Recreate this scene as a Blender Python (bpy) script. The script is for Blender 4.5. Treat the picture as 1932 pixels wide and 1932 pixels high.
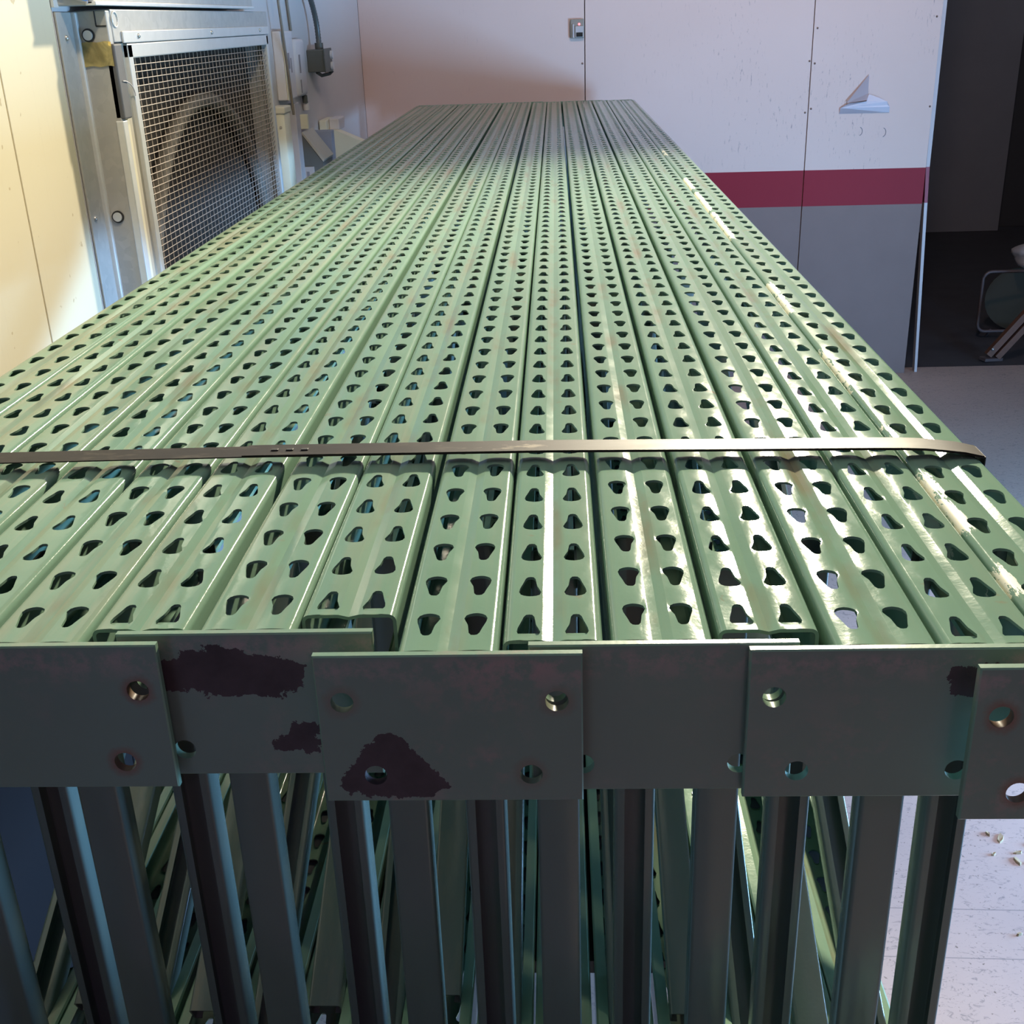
import bpy, bmesh, math, random
from mathutils import Vector, Matrix

S = bpy.context.scene
for o in list(bpy.data.objects):
    bpy.data.objects.remove(o)
COL = S.collection
PI = math.pi
rnd = random.Random(7)

# ------------------------------------------------------------------ camera
CAM_H = 1.6121
cam_d = bpy.data.cameras.new('camera')
cam = bpy.data.objects.new('camera', cam_d)
COL.objects.link(cam)
cam_d.sensor_fit = 'HORIZONTAL'
cam_d.sensor_width = 36.0
cam_d.lens = 36.0 * 2170.0 / 1932.0
cam_d.clip_start = 0.02
_r = (0.9989261921875365, 0.03383500188927438, -0.0316489369309845)      # image right
_d = (-0.015691833239746676, -0.39565805334270227, -0.9182638352862641)  # image down
_f = (-0.04359161537824237, 0.9177744262465675, -0.3947022594266458)     # view direction
cam.matrix_world = Matrix(((_r[0], -_d[0], -_f[0], 0.0),
                           (_r[1], -_d[1], -_f[1], 0.0),
                           (_r[2], -_d[2], -_f[2], CAM_H),
                           (0, 0, 0, 1)))
S.camera = cam

# ------------------------------------------------------------------ world, lights, exposure
w = bpy.data.worlds.new('world'); S.world = w; w.use_nodes = True
w.node_tree.nodes['Background'].inputs[0].default_value = (0.55, 0.68, 1.0, 1)
w.node_tree.nodes['Background'].inputs[1].default_value = 0.6
S.view_settings.view_transform = 'Standard'
S.view_settings.look = 'None'
S.view_settings.exposure = 0.0
S.view_settings.gamma = 1.0
S.view_settings.use_curve_mapping = False


def light(name, kind, loc, target, power, color, **kw):
    d = bpy.data.lights.new(name, kind)
    d.energy = power; d.color = color
    for k, v in kw.items():
        setattr(d, k, v)
    o = bpy.data.objects.new(name, d)
    COL.objects.link(o)
    o.location = loc
    o.rotation_euler = (Vector(target) - Vector(loc)).to_track_quat('-Z', 'Y').to_euler()
    return o


FLOOD_POS = (1.0, 5.08, 3.20)
light('floodlight_lamp', 'SPOT', FLOOD_POS, (-0.02, 0.88, 1.25), 2200, (1.0, 0.90, 0.68),
      spot_size=math.radians(45), spot_blend=1.0, shadow_soft_size=0.10)
light('left_wall_fill_light', 'SPOT', (0.35, 0.95, 3.35), (-0.84, 2.45, 1.62), 150, (1.0, 0.86, 0.62), spot_size=math.radians(62), spot_blend=1.0, shadow_soft_size=0.1)  # added fill without a known fixture, brightens the left wall and cooler side
light('ceiling_tube_light', 'AREA', (-0.30, 1.3, 3.42), (-0.30, 1.3, 0), 6, (1.0, 0.88, 0.66),
      shape='RECTANGLE', size=0.16, size_y=1.2)
light('door_daylight', 'AREA', (2.86, 2.0, 0.50), (0.0, 2.0, 0.5), 250, (0.27, 0.56, 1.0),
      shape='RECTANGLE', size=1.6, size_y=0.85)
light('rear_fill_light', 'AREA', (0.8, -2.6, 3.4), (0.6, -2.2, 0), 9, (1.0, 0.48, 0.98), shape='DISK', size=0.5)  # added magenta fill behind the camera for the dark plate faces
light('back_wall_fill_light', 'SPOT', (0.95, 3.2, 3.35), (0.60, 5.35, 1.95), 118, (1.0, 0.75, 0.69), spot_size=math.radians(92), spot_blend=1.0, shadow_soft_size=0.12)  # added fill aimed at the back wall, no known lamp there
light('floor_fill_light', 'SPOT', (1.75, 1.9, 3.4), (1.5, 2.0, 0), 290, (0.88, 0.80, 1.0), spot_size=math.radians(56), spot_blend=1.0, shadow_soft_size=0.12)  # added fill that lifts the floor beside the bundle
light('back_room_fill_light', 'POINT', (4.6, 7.2, 2.9), (4.6, 7.2, 0), 14, (0.88, 0.88, 1.0), shadow_soft_size=0.1)  # added fill that keeps the back room from going black

# ------------------------------------------------------------------ helpers


def link(name, bm, mat, parent=None, smooth=None, loc=None, rot=None):
    me = bpy.data.meshes.new(name)
    bmesh.ops.recalc_face_normals(bm, faces=bm.faces[:])
    bm.to_mesh(me); bm.free()
    for m in (mat if isinstance(mat, (list, tuple)) else [mat]):
        me.materials.append(m)
    if smooth is not None:
        me.polygons.foreach_set('use_smooth', [True] * len(me.polygons))
        me.set_sharp_from_angle(angle=math.radians(smooth))
    return put(name, me, parent, loc, rot)


def put(name, me, parent=None, loc=None, rot=None):
    o = bpy.data.objects.new(name, me)
    COL.objects.link(o)
    if parent is not None:
        o.parent = parent
    if loc is not None:
        o.location = loc
    if rot is not None:
        o.rotation_euler = rot
    return o


def tag(o, label, cat, group=None):
    o['label'] = label; o['category'] = cat
    if group:
        o['group'] = group
    return o


def thing(name, label, cat, loc=(0, 0, 0), rotz=0.0, group=None):
    o = bpy.data.objects.new(name, None)
    COL.objects.link(o)
    o.location = loc; o.rotation_euler = (0, 0, rotz); o.empty_display_size = 0.1
    return tag(o, label, cat, group)


def struct(name, bm, mat, parent=None, smooth=None):
    o = link(name, bm, mat, parent, smooth)
    if parent is None:
        o['kind'] = 'structure'
    return o


def box(bm, x0, x1, y0, y1, z0, z1, bevel=0.0, mi=0):
    r = bmesh.ops.create_cube(bm, size=1.0)
    vs = r['verts']
    for v in vs:
        v.co = Vector((x0 + (v.co.x + .5) * (x1 - x0), y0 + (v.co.y + .5) * (y1 - y0), z0 + (v.co.z + .5) * (z1 - z0)))
    fs = set(f for v in vs for f in v.link_faces)
    for f in fs:
        f.material_index = mi
    if bevel > 0:
        es = list(set(e for v in vs for e in v.link_edges))
        bmesh.ops.bevel(bm, geom=es, offset=bevel, segments=2, profile=0.5, affect='EDGES')
    return bm


def B(*a, **k):
    return box(bmesh.new(), *a, **k)


def tube(bm, pts, r, n=8, caps=True):
    pts = [Vector(p) for p in pts]
    rings = []
    for i, p in enumerate(pts):
        if i == 0:
            t = pts[1] - p
        elif i == len(pts) - 1:
            t = p - pts[i - 1]
        else:
            t = (pts[i + 1] - p).normalized() + (p - pts[i - 1]).normalized()
        t.normalize()
        a = t.cross(Vector((0.31, 0.2, 0.93)))
        if a.length < 1e-3:
            a = t.cross(Vector((1, 0, 0)))
        a.normalize(); b = t.cross(a)
        rr = r[i] if isinstance(r, (list, tuple)) else r
        rings.append([bm.verts.new(p + (a * math.cos(q) + b * math.sin(q)) * rr) for q in [2 * PI * k / n for k in range(n)]])
    for A, Bq in zip(rings, rings[1:]):
        for k in range(n):
            bm.faces.new((A[k], A[(k + 1) % n], Bq[(k + 1) % n], Bq[k]))
    if caps:
        bm.faces.new(rings[0]); bm.faces.new(rings[-1])
    return bm


def prism(bm, poly, axis, a0, a1):
    """extrude a 2-D polygon along an axis: 'x' poly=(y,z), 'y' poly=(x,z), 'z' poly=(x,y)"""
    def P(p, a):
        return {'x': (a, p[0], p[1]), 'y': (p[0], a, p[1]), 'z': (p[0], p[1], a)}[axis]
    A = [bm.verts.new(P(p, a0)) for p in poly]
    Bv = [bm.verts.new(P(p, a1)) for p in poly]
    n = len(poly)
    for k in range(n):
        bm.faces.new((A[k], A[(k + 1) % n], Bv[(k + 1) % n], Bv[k]))
    bm.faces.new(A); bm.faces.new(Bv)
    return bm


# ------------------------------------------------------------------ materials
class NT:
    def __init__(s, name):
        s.m = bpy.data.materials.new(name); s.m.use_nodes = True
        s.t = s.m.node_tree; s.b = s.t.nodes['Principled BSDF']

    def n(s, kind, **kw):
        x = s.t.nodes.new(kind)
        for k, v in kw.items():
            setattr(x, k, v)
        return x

    def set(s, sock, v):
        if hasattr(v, 'is_output'):
            s.t.links.new(v, sock)
        else:
            if isinstance(v, tuple) and len(v) == 3 and sock.type == 'RGBA':
                v = v + (1,)
            sock.default_value = v

    def math(s, op, a, b=None, c=None, clamp=False):
        x = s.n('ShaderNodeMath', operation=op, use_clamp=clamp)
        for i, v in enumerate((a, b, c)):
            if v is not None:
                s.set(x.inputs[i], v)
        return x.outputs[0]

    def mix(s, f, a, b):
        x = s.n('ShaderNodeMix', data_type='RGBA')
        s.set(x.inputs[0], f); s.set(x.inputs[6], a); s.set(x.inputs[7], b)
        return x.outputs[2]

    def noise(s, vec, scale, detail=3, rough=0.5, dist=0.0):
        x = s.n('ShaderNodeTexNoise')
        s.set(x.inputs['Vector'], vec)
        x.inputs['Scale'].default_value = scale; x.inputs['Detail'].default_value = detail
        x.inputs['Roughness'].default_value = rough; x.inputs['Distortion'].default_value = dist
        return x.outputs['Fac']

    def ramp(s, v, a, b):
        x = s.n('ShaderNodeMapRange'); x.clamp = True
        s.set(x.inputs[0], v); x.inputs[1].default_value = a; x.inputs[2].default_value = b
        return x.outputs[0]

    def pos(s):
        return s.n('ShaderNodeNewGeometry').outputs['Position']

    def obj(s):
        return s.n('ShaderNodeTexCoord').outputs['Object']

    def sep(s, v):
        x = s.n('ShaderNodeSeparateXYZ'); s.set(x.inputs[0], v)
        return x.outputs

    def scale(s, v, sc):
        x = s.n('ShaderNodeMapping'); s.set(x.inputs['Vector'], v); x.inputs['Scale'].default_value = sc
        return x.outputs[0]

    def bump(s, h, strength, dist=0.001):
        x = s.n('ShaderNodeBump'); s.set(x.inputs['Height'], h)
        x.inputs['Strength'].default_value = strength; x.inputs['Distance'].default_value = dist
        s.set(s.b.inputs['Normal'], x.outputs[0])

    def fin(s, color=None, rough=None, metal=None, spec=None, coat=None):
        if color is not None: s.set(s.b.inputs['Base Color'], color)
        if rough is not None: s.set(s.b.inputs['Roughness'], rough)
        if metal is not None: s.set(s.b.inputs['Metallic'], metal)
        if spec is not None: s.set(s.b.inputs['Specular IOR Level'], spec)
        if coat is not None: s.set(s.b.inputs['Coat Weight'], coat)
        return s.m

    def poly(s, x, y, pts, wob, amp):
        """1 inside a convex polygon (counter-clockwise) with a wobbling outline"""
        d = None
        for (x0, y0), (x1, y1) in zip(pts, pts[1:] + pts[:1]):
            ex, ey = x1 - x0, y1 - y0
            l = math.hypot(ex, ey); nx, ny = ey / l, -ex / l
            e = s.math('MULTIPLY_ADD', x, nx, -(nx * x0 + ny * y0))
            e = s.math('MULTIPLY_ADD', y, ny, e)
            d = e if d is None else s.math('MAXIMUM', d, e)
        d = s.math('MULTIPLY_ADD', s.math('SUBTRACT', wob, 0.5), amp, d)
        return s.math('LESS_THAN', d, 0.0)


def plain(name, color, rough=0.6, metal=0.0, var=0.12, sc=14.0, spec=0.5):
    t = NT(name)
    f = t.noise(t.pos(), sc, 4, 0.6)
    c1 = tuple(c * (1 - var) for c in color); c2 = tuple(min(1, c * (1 + var)) for c in color)
    return t.fin(t.mix(f, c1, c2), rough, metal, spec)


GREEN = (0.200, 0.318, 0.226)


def paint_base(t, shade_tint=0.0, face_only=False):
    p = t.pos()
    n1 = t.noise(p, 9, 4, 0.6)
    c = t.mix(n1, tuple(v * 0.90 for v in GREEN), tuple(v * 1.10 for v in GREEN))
    if shade_tint:  # grey-mauve tint puts the shade of unlit faces into the paint
        gf = t.math('MULTIPLY_ADD', t.noise(p, 6, 4, 0.6), 0.3, shade_tint - 0.15)
        if face_only:      # only the outer face gets the painted shade
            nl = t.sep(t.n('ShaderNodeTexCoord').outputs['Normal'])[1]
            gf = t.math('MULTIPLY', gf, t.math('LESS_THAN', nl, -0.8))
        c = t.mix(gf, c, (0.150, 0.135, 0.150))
    # pale dust lying along the posts, thicker on the side of the cream wall
    xs = t.sep(p)
    st = t.noise(t.scale(p, (60, 2.2, 30)), 1.0, 4, 0.62)
    side = t.ramp(xs[0], 0.05, -0.55)
    dust = t.math('MULTIPLY', t.ramp(st, 0.46, 0.66), t.math('MULTIPLY_ADD', side, 0.42, 0.12))
    nz = t.sep(t.n('ShaderNodeNewGeometry').outputs['Normal'])[2]
    dust = t.math('MULTIPLY', dust, t.ramp(nz, 0.5, 0.9))
    c = t.mix(dust, c, (0.36, 0.33, 0.24))
    t.bump(t.noise(p, 260, 3, 0.5), 0.12, 0.0006)
    return p, xs, c


def mat_post():
    t = NT('green_enamel_post')
    p, xs, c = paint_base(t)
    o = t.sep(t.obj())
    ax = t.math('ABSOLUTE', o[0])
    # rusty dust caught in the central groove
    groove = t.math('SUBTRACT', 1.0, t.ramp(ax, 0.003, 0.009))
    n = t.noise(t.scale(p, (14, 5, 14)), 1.0, 4, 0.65)
    c = t.mix(t.math('MULTIPLY', groove, t.math('MULTIPLY', t.ramp(n, 0.50, 0.70), 0.60)), c, (0.24, 0.13, 0.06))
    # small rust blooms beside the holes
    n2 = t.noise(p, 24, 5, 0.7, 0.6)
    c = t.mix(t.math('MULTIPLY', t.ramp(n2, 0.66, 0.74), 0.55), c, (0.30, 0.16, 0.09))
    # scraped white paint along the post that is the outermost one but none on the right
    n3 = t.noise(t.scale(p, (120, 34, 60)), 1.0, 5, 0.75)
    band = t.math('SUBTRACT', 1.0, t.ramp(t.math('ABSOLUTE', t.math('SUBTRACT', xs[0], 0.2775)), 0.0035, 0.0085))
    yw = t.math('MULTIPLY_ADD', t.math('SUBTRACT', n3, 0.5), 0.10, xs[1])
    seg = None
    for ya, yb, wt in ((.640, .675, .75), (.735, .835, 1.0), (.905, .955, .6), (1.05, 1.20, .70), (1.37, 1.53, .75), (1.86, 2.12, 1.0), (2.15, 2.38, 1.0), (2.43, 2.60, .9), (3.05, 3.2, .6)):
        g = t.math('MULTIPLY', t.math('MULTIPLY', t.math('GREATER_THAN', yw, ya), t.math('LESS_THAN', yw, yb)), wt)
        seg = g if seg is None else t.math('MAXIMUM', seg, g)
    scr = t.math('MULTIPLY', t.math('MULTIPLY', band, t.math('GREATER_THAN', xs[2], 1.2)), t.math('GREATER_THAN', t.math('MULTIPLY', t.math('MULTIPLY', t.ramp(n3, 0.30, 0.62), seg), band), 0.36))
    c = t.mix(scr, c, (0.80, 0.76, 0.60))
    rough = t.math('ADD', t.math('MULTIPLY_ADD', t.noise(p, 35, 3, 0.6), 0.12, 0.05), t.math('MULTIPLY', scr, 0.4))
    return t.fin(c, rough, 0.0, 0.15, 0.0)


def mat_brace():
    t = NT('green_enamel_brace')
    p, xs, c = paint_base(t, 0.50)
    c = t.mix(0.30, c, (0.06, 0.06, 0.07))  # darkened again, painting in the shade inside the bundle
    return t.fin(c, t.math('MULTIPLY_ADD', t.noise(p, 35, 3, 0.6), 0.10, 0.16), 0.0, 0.5, 0.0)


def mat_plate(name, polys, haze, rust_holes=0.0):
    """foot plate: green enamel with bare purple-brown patches of lost paint, in the plate's own x and z"""
    t = NT(name)
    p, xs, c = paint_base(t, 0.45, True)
    o = t.sep(t.obj())
    x, z = o[0], o[2]
    # chalky rub along the top and across the face
    n = t.noise(p, 55, 6, 0.72)
    big = t.noise(p, 13, 3, 0.5)
    top = t.ramp(z, -0.026, -0.010)
    top = t.math('MULTIPLY', top, t.ramp(z, -0.001, -0.007))
    c = t.mix(t.math('MULTIPLY', t.math('MULTIPLY', top, t.ramp(n, 0.45, 0.60)), 0.7), c, (0.36, 0.27, 0.25))
    c = t.mix(t.math('MULTIPLY', t.math('MULTIPLY', t.ramp(big, 0.50, 0.62), t.ramp(n, 0.47, 0.62)), haze), c, (0.40, 0.25, 0.23))
    if rust_holes:
        for sx, hx, hz in ((-1, .0625, -.031), (1, .0625, -.031), (-1, .0465, -.082), (1, .0465, -.082)):
            dx = t.math('SUBTRACT', x, sx * hx); dz = t.math('SUBTRACT', z, hz)
            d = t.math('SQRT', t.math('MULTIPLY_ADD', dx, dx, t.math('MULTIPLY', dz, dz)))
            d = t.math('MULTIPLY_ADD', t.math('SUBTRACT', n, 0.5), 0.012, d)
            c = t.mix(t.math('MULTIPLY', t.ramp(d, 0.0125, 0.007), rust_holes), c, (0.22, 0.09, 0.06))
    w1 = t.noise(p, 120, 5, 0.65)
    rough = 0.30
    for pts in polys:
        mk = t.poly(x, z, pts, w1, 0.017)
        rim = t.poly(x, z, pts, w1, 0.0185)
        dk = t.mix(t.noise(p, 40, 4, 0.6), (0.024, 0.015, 0.017), (0.105, 0.070, 0.080))
        c = t.mix(mk, c, dk)
        rough = t.math('MULTIPLY_ADD', mk, 0.25, rough)
    return t.fin(c, rough, 0.0, 0.4)


M_POST = mat_post()
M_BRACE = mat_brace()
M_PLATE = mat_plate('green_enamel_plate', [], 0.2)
M_STRAP = None
t = NT('dark_steel_band')
p = t.pos(); n = t.noise(t.scale(p, (18, 60, 60)), 1.0, 5, 0.7)
n2 = t.noise(p, 30, 4, 0.6)
c = t.mix(n2, (0.022, 0.017, 0.015), (0.045, 0.036, 0.031))
wx = t.math('SUBTRACT', 1.0, t.ramp(t.math('ABSOLUTE', t.math('ADD', t.sep(p)[0], 0.035)), 0.01, 0.06))
c = t.mix(t.math('MULTIPLY', t.ramp(n, 0.55, 0.68), t.math('MULTIPLY_ADD', wx, 0.75, 0.12)), c, (0.45, 0.38, 0.28))
M_STRAP = t.fin(c, t.math('MULTIPLY_ADD', n, 0.2, 0.42), 0.1, 0.18)


def mat_wall(name, bands=True, tone=((0.67, 0.515, 0.445), (0.73, 0.57, 0.50))):
    t = NT(name)
    p = t.pos(); xs = t.sep(p)
    n = t.noise(p, 2.2, 3, 0.5)
    c = t.mix(n, *tone)
    # scuffs: thin vertical dark streaks and specks, mostly on the right-hand panels
    s1 = t.noise(t.scale(p, (115, 115, 26)), 1.0, 5, 0.68)
    s2 = t.noise(t.scale(p, (3.2, 3.2, 1.2)), 1.0, 2, 0.5)
    right = t.ramp(xs[0], 0.0, 1.3)
    sc = t.math('MULTIPLY', t.ramp(s1, 0.60, 0.68), t.math('MULTIPLY', t.ramp(s2, 0.50, 0.62), t.math('MULTIPLY_ADD', right, 0.62, 0.10)))
    c = t.mix(sc, c, (0.17, 0.13, 0.14))
    if bands:
        w0 = t.math('MULTIPLY_ADD', xs[0], 0.004, 0.0)
        z = t.math('ADD', xs[2], w0)
        red = t.mix(n, (0.240, 0.018, 0.030), (0.290, 0.024, 0.038))
        c = t.mix(t.math('LESS_THAN', z, 0.9500), c, red)
        g = t.mix(t.noise(p, 3, 4, 0.6), (0.195, 0.142, 0.125), (0.26, 0.19, 0.168))
        c = t.mix(t.math('LESS_THAN', z, 0.7930), c, g)
    t.bump(t.noise(p, 90, 3, 0.5), 0.08, 0.0008)
    return t.fin(c, 0.55, 0.0, 0.15)


M_WALL = mat_wall('painted_wall_panel')
M_SIDE = mat_wall('painted_side_wall', False, ((0.575, 0.535, 0.515), (0.63, 0.59, 0.57)))
t = NT('cream_board')
p = t.pos()
c = t.mix(t.noise(p, 1.6, 3, 0.5), (0.60, 0.535, 0.385), (0.66, 0.59, 0.43))
sp = t.noise(p, 46, 2, 0.4)
c = t.mix(t.math('MULTIPLY', t.ramp(sp, 0.735, 0.76), 0.6), c, (0.35, 0.26, 0.14))
c = t.mix(t.math('MULTIPLY', t.ramp(t.noise(t.scale(p, (1, 90, 3)), 1.0, 3, 0.6), 0.6, 0.75), 0.12), c, (0.45, 0.40, 0.30))
c = t.mix(t.math('LESS_THAN', t.sep(p)[2], 0.80), c, (0.014, 0.012, 0.014))  # near-black below: deep shade on the low wall put into the colour
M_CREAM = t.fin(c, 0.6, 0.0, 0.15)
M_RAW = plain('raw_board_edge', (0.20, 0.13, 0.10), 0.8, 0, 0.35, 30)
M_WHITE = plain('white_trim', (0.52, 0.47, 0.46), 0.5, 0, 0.06)
M_REDT = plain('red_band_trim', (0.26, 0.026, 0.047), 0.5, 0, 0.08)

t = NT('concrete_floor')
p = t.pos(); xs = t.sep(p)
c = t.mix(t.noise(p, 2.4, 5, 0.6), (0.40, 0.31, 0.27), (0.58, 0.45, 0.39))
sc = t.noise(t.scale(p, (38, 70, 1)), 1.0, 5, 0.72, 1.6)
c = t.mix(t.math('MULTIPLY', t.ramp(sc, 0.55, 0.66), 0.6), c, (0.14, 0.13, 0.13))
sp = t.noise(p, 120, 2, 0.5)
c = t.mix(t.math('MULTIPLY', t.ramp(sp, 0.66, 0.72), 0.75), c, (0.10, 0.08, 0.06))
for yy in (1.767, 1.640):
    yl = t.math('MULTIPLY_ADD', xs[0], 0.03, xs[1])
    ln = t.math('LESS_THAN', t.math('ABSOLUTE', t.math('SUBTRACT', yl, yy + 0.024)), 0.0012)
    c = t.mix(t.math('MULTIPLY', ln, 0.55), c, (0.12, 0.12, 0.12))
t.bump(sc, 0.15, 0.001)
M_FLOOR = t.fin(c, 0.55, 0, 0.4)
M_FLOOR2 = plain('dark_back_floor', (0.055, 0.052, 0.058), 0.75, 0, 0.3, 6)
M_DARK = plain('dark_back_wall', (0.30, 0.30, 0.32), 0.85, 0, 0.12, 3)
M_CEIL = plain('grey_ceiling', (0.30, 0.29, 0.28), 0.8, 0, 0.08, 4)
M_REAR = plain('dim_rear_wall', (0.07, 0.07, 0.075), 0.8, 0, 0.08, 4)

t = NT('galvanised_sheet')
p = t.pos()
v = t.n('ShaderNodeTexVoronoi'); t.set(v.inputs['Vector'], p); v.inputs['Scale'].default_value = 70
c = t.mix(v.outputs['Color'], (0.36, 0.36, 0.36), (0.52, 0.51, 0.49))
c = t.mix(t.noise(p, 6, 4, 0.6), c, (0.42, 0.40, 0.36))
M_GALV = t.fin(c, t.math('MULTIPLY_ADD', t.noise(p, 12, 3, 0.5), 0.2, 0.42), 0.2, 0.5)
M_GALVB = plain('bright_aluminium_frame', (0.66, 0.66, 0.64), 0.42, 0.3, 0.10, 30)
M_WIRE = plain('dusty_mesh_wire', (0.46, 0.38, 0.32), 0.6, 0.1, 0.15, 40)
M_CAV = plain('brown_fan_cavity', (0.035, 0.028, 0.023), 0.9, 0, 0.3, 9)
M_FAN = plain('dusty_fan_ring', (0.16, 0.14, 0.115), 0.7, 0, 0.15, 9)
M_FOAM = plain('dark_grey_foam', (0.10, 0.10, 0.105), 0.7, 0, 0.25, 25)
M_SCREW = plain('zinc_screw', (0.50, 0.49, 0.47), 0.35, 0.7, 0.1, 30)
M_BLACK = plain('black_rubber', (0.022, 0.021, 0.020), 0.6, 0, 0.2, 30)
M_CREAMS = plain('cream_strip', (0.72, 0.66, 0.50), 0.5, 0, 0.06, 10)
M_TAN = plain('tan_strip', (0.46, 0.41, 0.33), 0.6, 0, 0.1, 14)
t = NT('yellow_masking_tape')
p = t.pos()
c = t.mix(t.ramp(t.noise(p, 22, 3, 0.6, 1.0), 0.42, 0.62), (0.46, 0.37, 0.15), (0.80, 0.66, 0.28))
t.bump(t.noise(p, 45, 3, 0.5), 0.5, 0.003)
M_TAPE = t.fin(c, 0.5)
M_BLUE = plain('blue_plastic', (0.13, 0.26, 0.56), 0.35, 0, 0.1, 20)
M_GREYBOX = plain('grey_electrical_box', (0.115, 0.115, 0.100), 0.5, 0.2, 0.12, 30)
M_FLEX = plain('grey_flexible_conduit', (0.135, 0.14, 0.135), 0.4, 0.4, 0.2, 60)
M_PIPE = plain('beige_tube', (0.22, 0.18, 0.135), 0.5, 0, 0.15, 30)
M_WBOX = plain('white_plastic_box', (0.66, 0.62, 0.62), 0.4, 0, 0.05, 20)
M_INK = plain('grey_print', (0.27, 0.24, 0.25), 0.6, 0, 0.3, 60)
M_GREYP = plain('grey_board', (0.13, 0.13, 0.12), 0.6, 0, 0.1, 20)
M_PANEL = plain('cream_panel', (0.72, 0.67, 0.50), 0.5, 0, 0.06, 10)
M_BLUEP = plain('bluish_board', (0.30, 0.32, 0.40), 0.5, 0, 0.1, 10)
M_PAPER = plain('white_paper', (0.66, 0.62, 0.66), 0.7, 0, 0.03, 12)
M_SENS = plain('beige_sensor_box', (0.28, 0.25, 0.20), 0.5, 0, 0.1, 40)
M_SENSD = plain('dark_sensor_window', (0.03, 0.028, 0.025), 0.2, 0, 0.1, 40)
M_SENSG = plain('pale_sensor_rail', (0.48, 0.45, 0.43), 0.5, 0, 0.1, 40)
t = NT('red_lamp_dot')
t.set(t.b.inputs['Emission Color'], (1.0, 0.30, 0.34, 1)); t.b.inputs['Emission Strength'].default_value = 1.6
M_LED = t.fin((0.6, 0.1, 0.12), 0.3)
M_WOOD = plain('brown_wood', (0.17, 0.075, 0.042), 0.55, 0, 0.25, 25)
M_STEEL = plain('dull_brown_steel', (0.16, 0.12, 0.115), 0.5, 0.3, 0.2, 20)
M_YEL = plain('dull_yellow_plastic', (0.060, 0.048, 0.024), 0.6, 0, 0.12, 10)
M_CHIP = plain('pale_wood_chip', (0.44, 0.34, 0.20), 0.8, 0, 0.3, 60)
M_TIMBER = plain('rough_timber', (0.36, 0.26, 0.16), 0.75, 0, 0.25, 18)

# ------------------------------------------------------------------ room shell
XL, YB, XR, YR, ZC = -0.84, 5.35, 2.9, -3.5, 3.6
struct('floor', B(XL - .3, XR + .2, YR - .2, 5.44, -0.12, 0.0), M_FLOOR)
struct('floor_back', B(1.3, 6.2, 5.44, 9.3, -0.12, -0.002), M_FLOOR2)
struct('ceiling', B(XL - .3, 6.2, YR - .2, 9.3, ZC, ZC + .1), M_CEIL)
wl = struct('wall_left', B(XL - .2, XL - .012, YR, 5.46, 0, ZC), M_SIDE)
# cream boards on the near left wall, the unseen nearest one darkened against bounce light, then the plain painted board beyond the cooler
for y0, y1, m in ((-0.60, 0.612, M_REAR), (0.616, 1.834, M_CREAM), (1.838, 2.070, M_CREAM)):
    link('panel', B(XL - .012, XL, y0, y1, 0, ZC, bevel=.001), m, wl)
link('panel', B(XL - .012, XL - .001, 2.074, YB, 0, ZC), M_SIDE, wl)

wb = struct('wall_back', B(XL - .2, 1.615, YB + .012, YB + .10, 0, ZC), M_RAW)
for x0, x1 in ((XL, 0.127), (0.131, 1.099), (1.103, 1.636)):
    bm = B(x0, x1, YB, YB + .012, 0.0, ZC, bevel=.0008)
    for f in bm.faces:
        if x1 > 1.6 and f.normal.x > 0.9:
            f.material_index = 1
    link('panel', bm, [M_WALL, M_RAW], wb)
# small nail heads along the panel joints
me_nail = None
for x, z in ((1.118, 1.53), (1.116, 1.39), (1.113, 1.205), (1.088, 1.19), (1.093, 1.40), (1.615, 1.56), (1.625, 1.20), (0.118, 1.42)):
    if me_nail is None:
        bm = bmesh.new()
        bmesh.ops.create_uvsphere(bm, u_segments=8, v_segments=5, radius=.0045)
        o = link('nail_head', bm, M_RAW, wb, loc=(x, YB, z)); me_nail = o.data
    else:
        put('nail_head', me_nail, wb, (x, YB, z))
# two curved scuff marks under the paper
for cx, cz, r in ((1.330, 1.105, .016), (1.432, 1.098, .017)):
    pts = [(cx + r * .8 * math.cos(a), YB - .0006, cz + r * 1.1 * math.sin(a)) for a in [(-80 + 160 * k / 9) * PI / 180 for k in range(10)]]
    link('scuff', tube(bmesh.new(), pts, .0016, 5), M_INK, wb)
# the split board behind the panel edge, its foot kicked outwards
bm = bmesh.new()
zs = [0.0, 0.788, 0.788, 0.944, 0.944, ZC]
def bx_(z):
    return 1.700 - 0.042 * min(1, z / 0.95) - 0.006 * z / ZC
tr = None
for k, (z0, z1, m) in enumerate(((0.0, 0.788, M_WHITE), (0.788, 0.944, M_REDT), (0.944, ZC, M_WHITE))):
    bm = bmesh.new()
    w0, w1 = (.012, .014) if k == 0 else ((.014, .016) if k == 1 else (.016, .020))
    v = []
    for z, ww in ((z0, w0), (z1, w1)):
        x = bx_(z)
        for dx, dy in ((-ww, .014), (0, .014), (0, .050), (-ww, .050)):
            v.append(bm.verts.new((x + dx, YB + dy, z)))
    for q in ((0, 1, 2, 3), (4, 5, 6, 7), (0, 1, 5, 4), (1, 2, 6, 5), (2, 3, 7, 6), (3, 0, 4, 7)):
        bm.faces.new([v[i] for i in q])
    if k == 0:
        tr = struct('trim_1', bm, m)
    else:
        link('band' if k == 1 else 'upper_strip', bm, m, tr)

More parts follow.
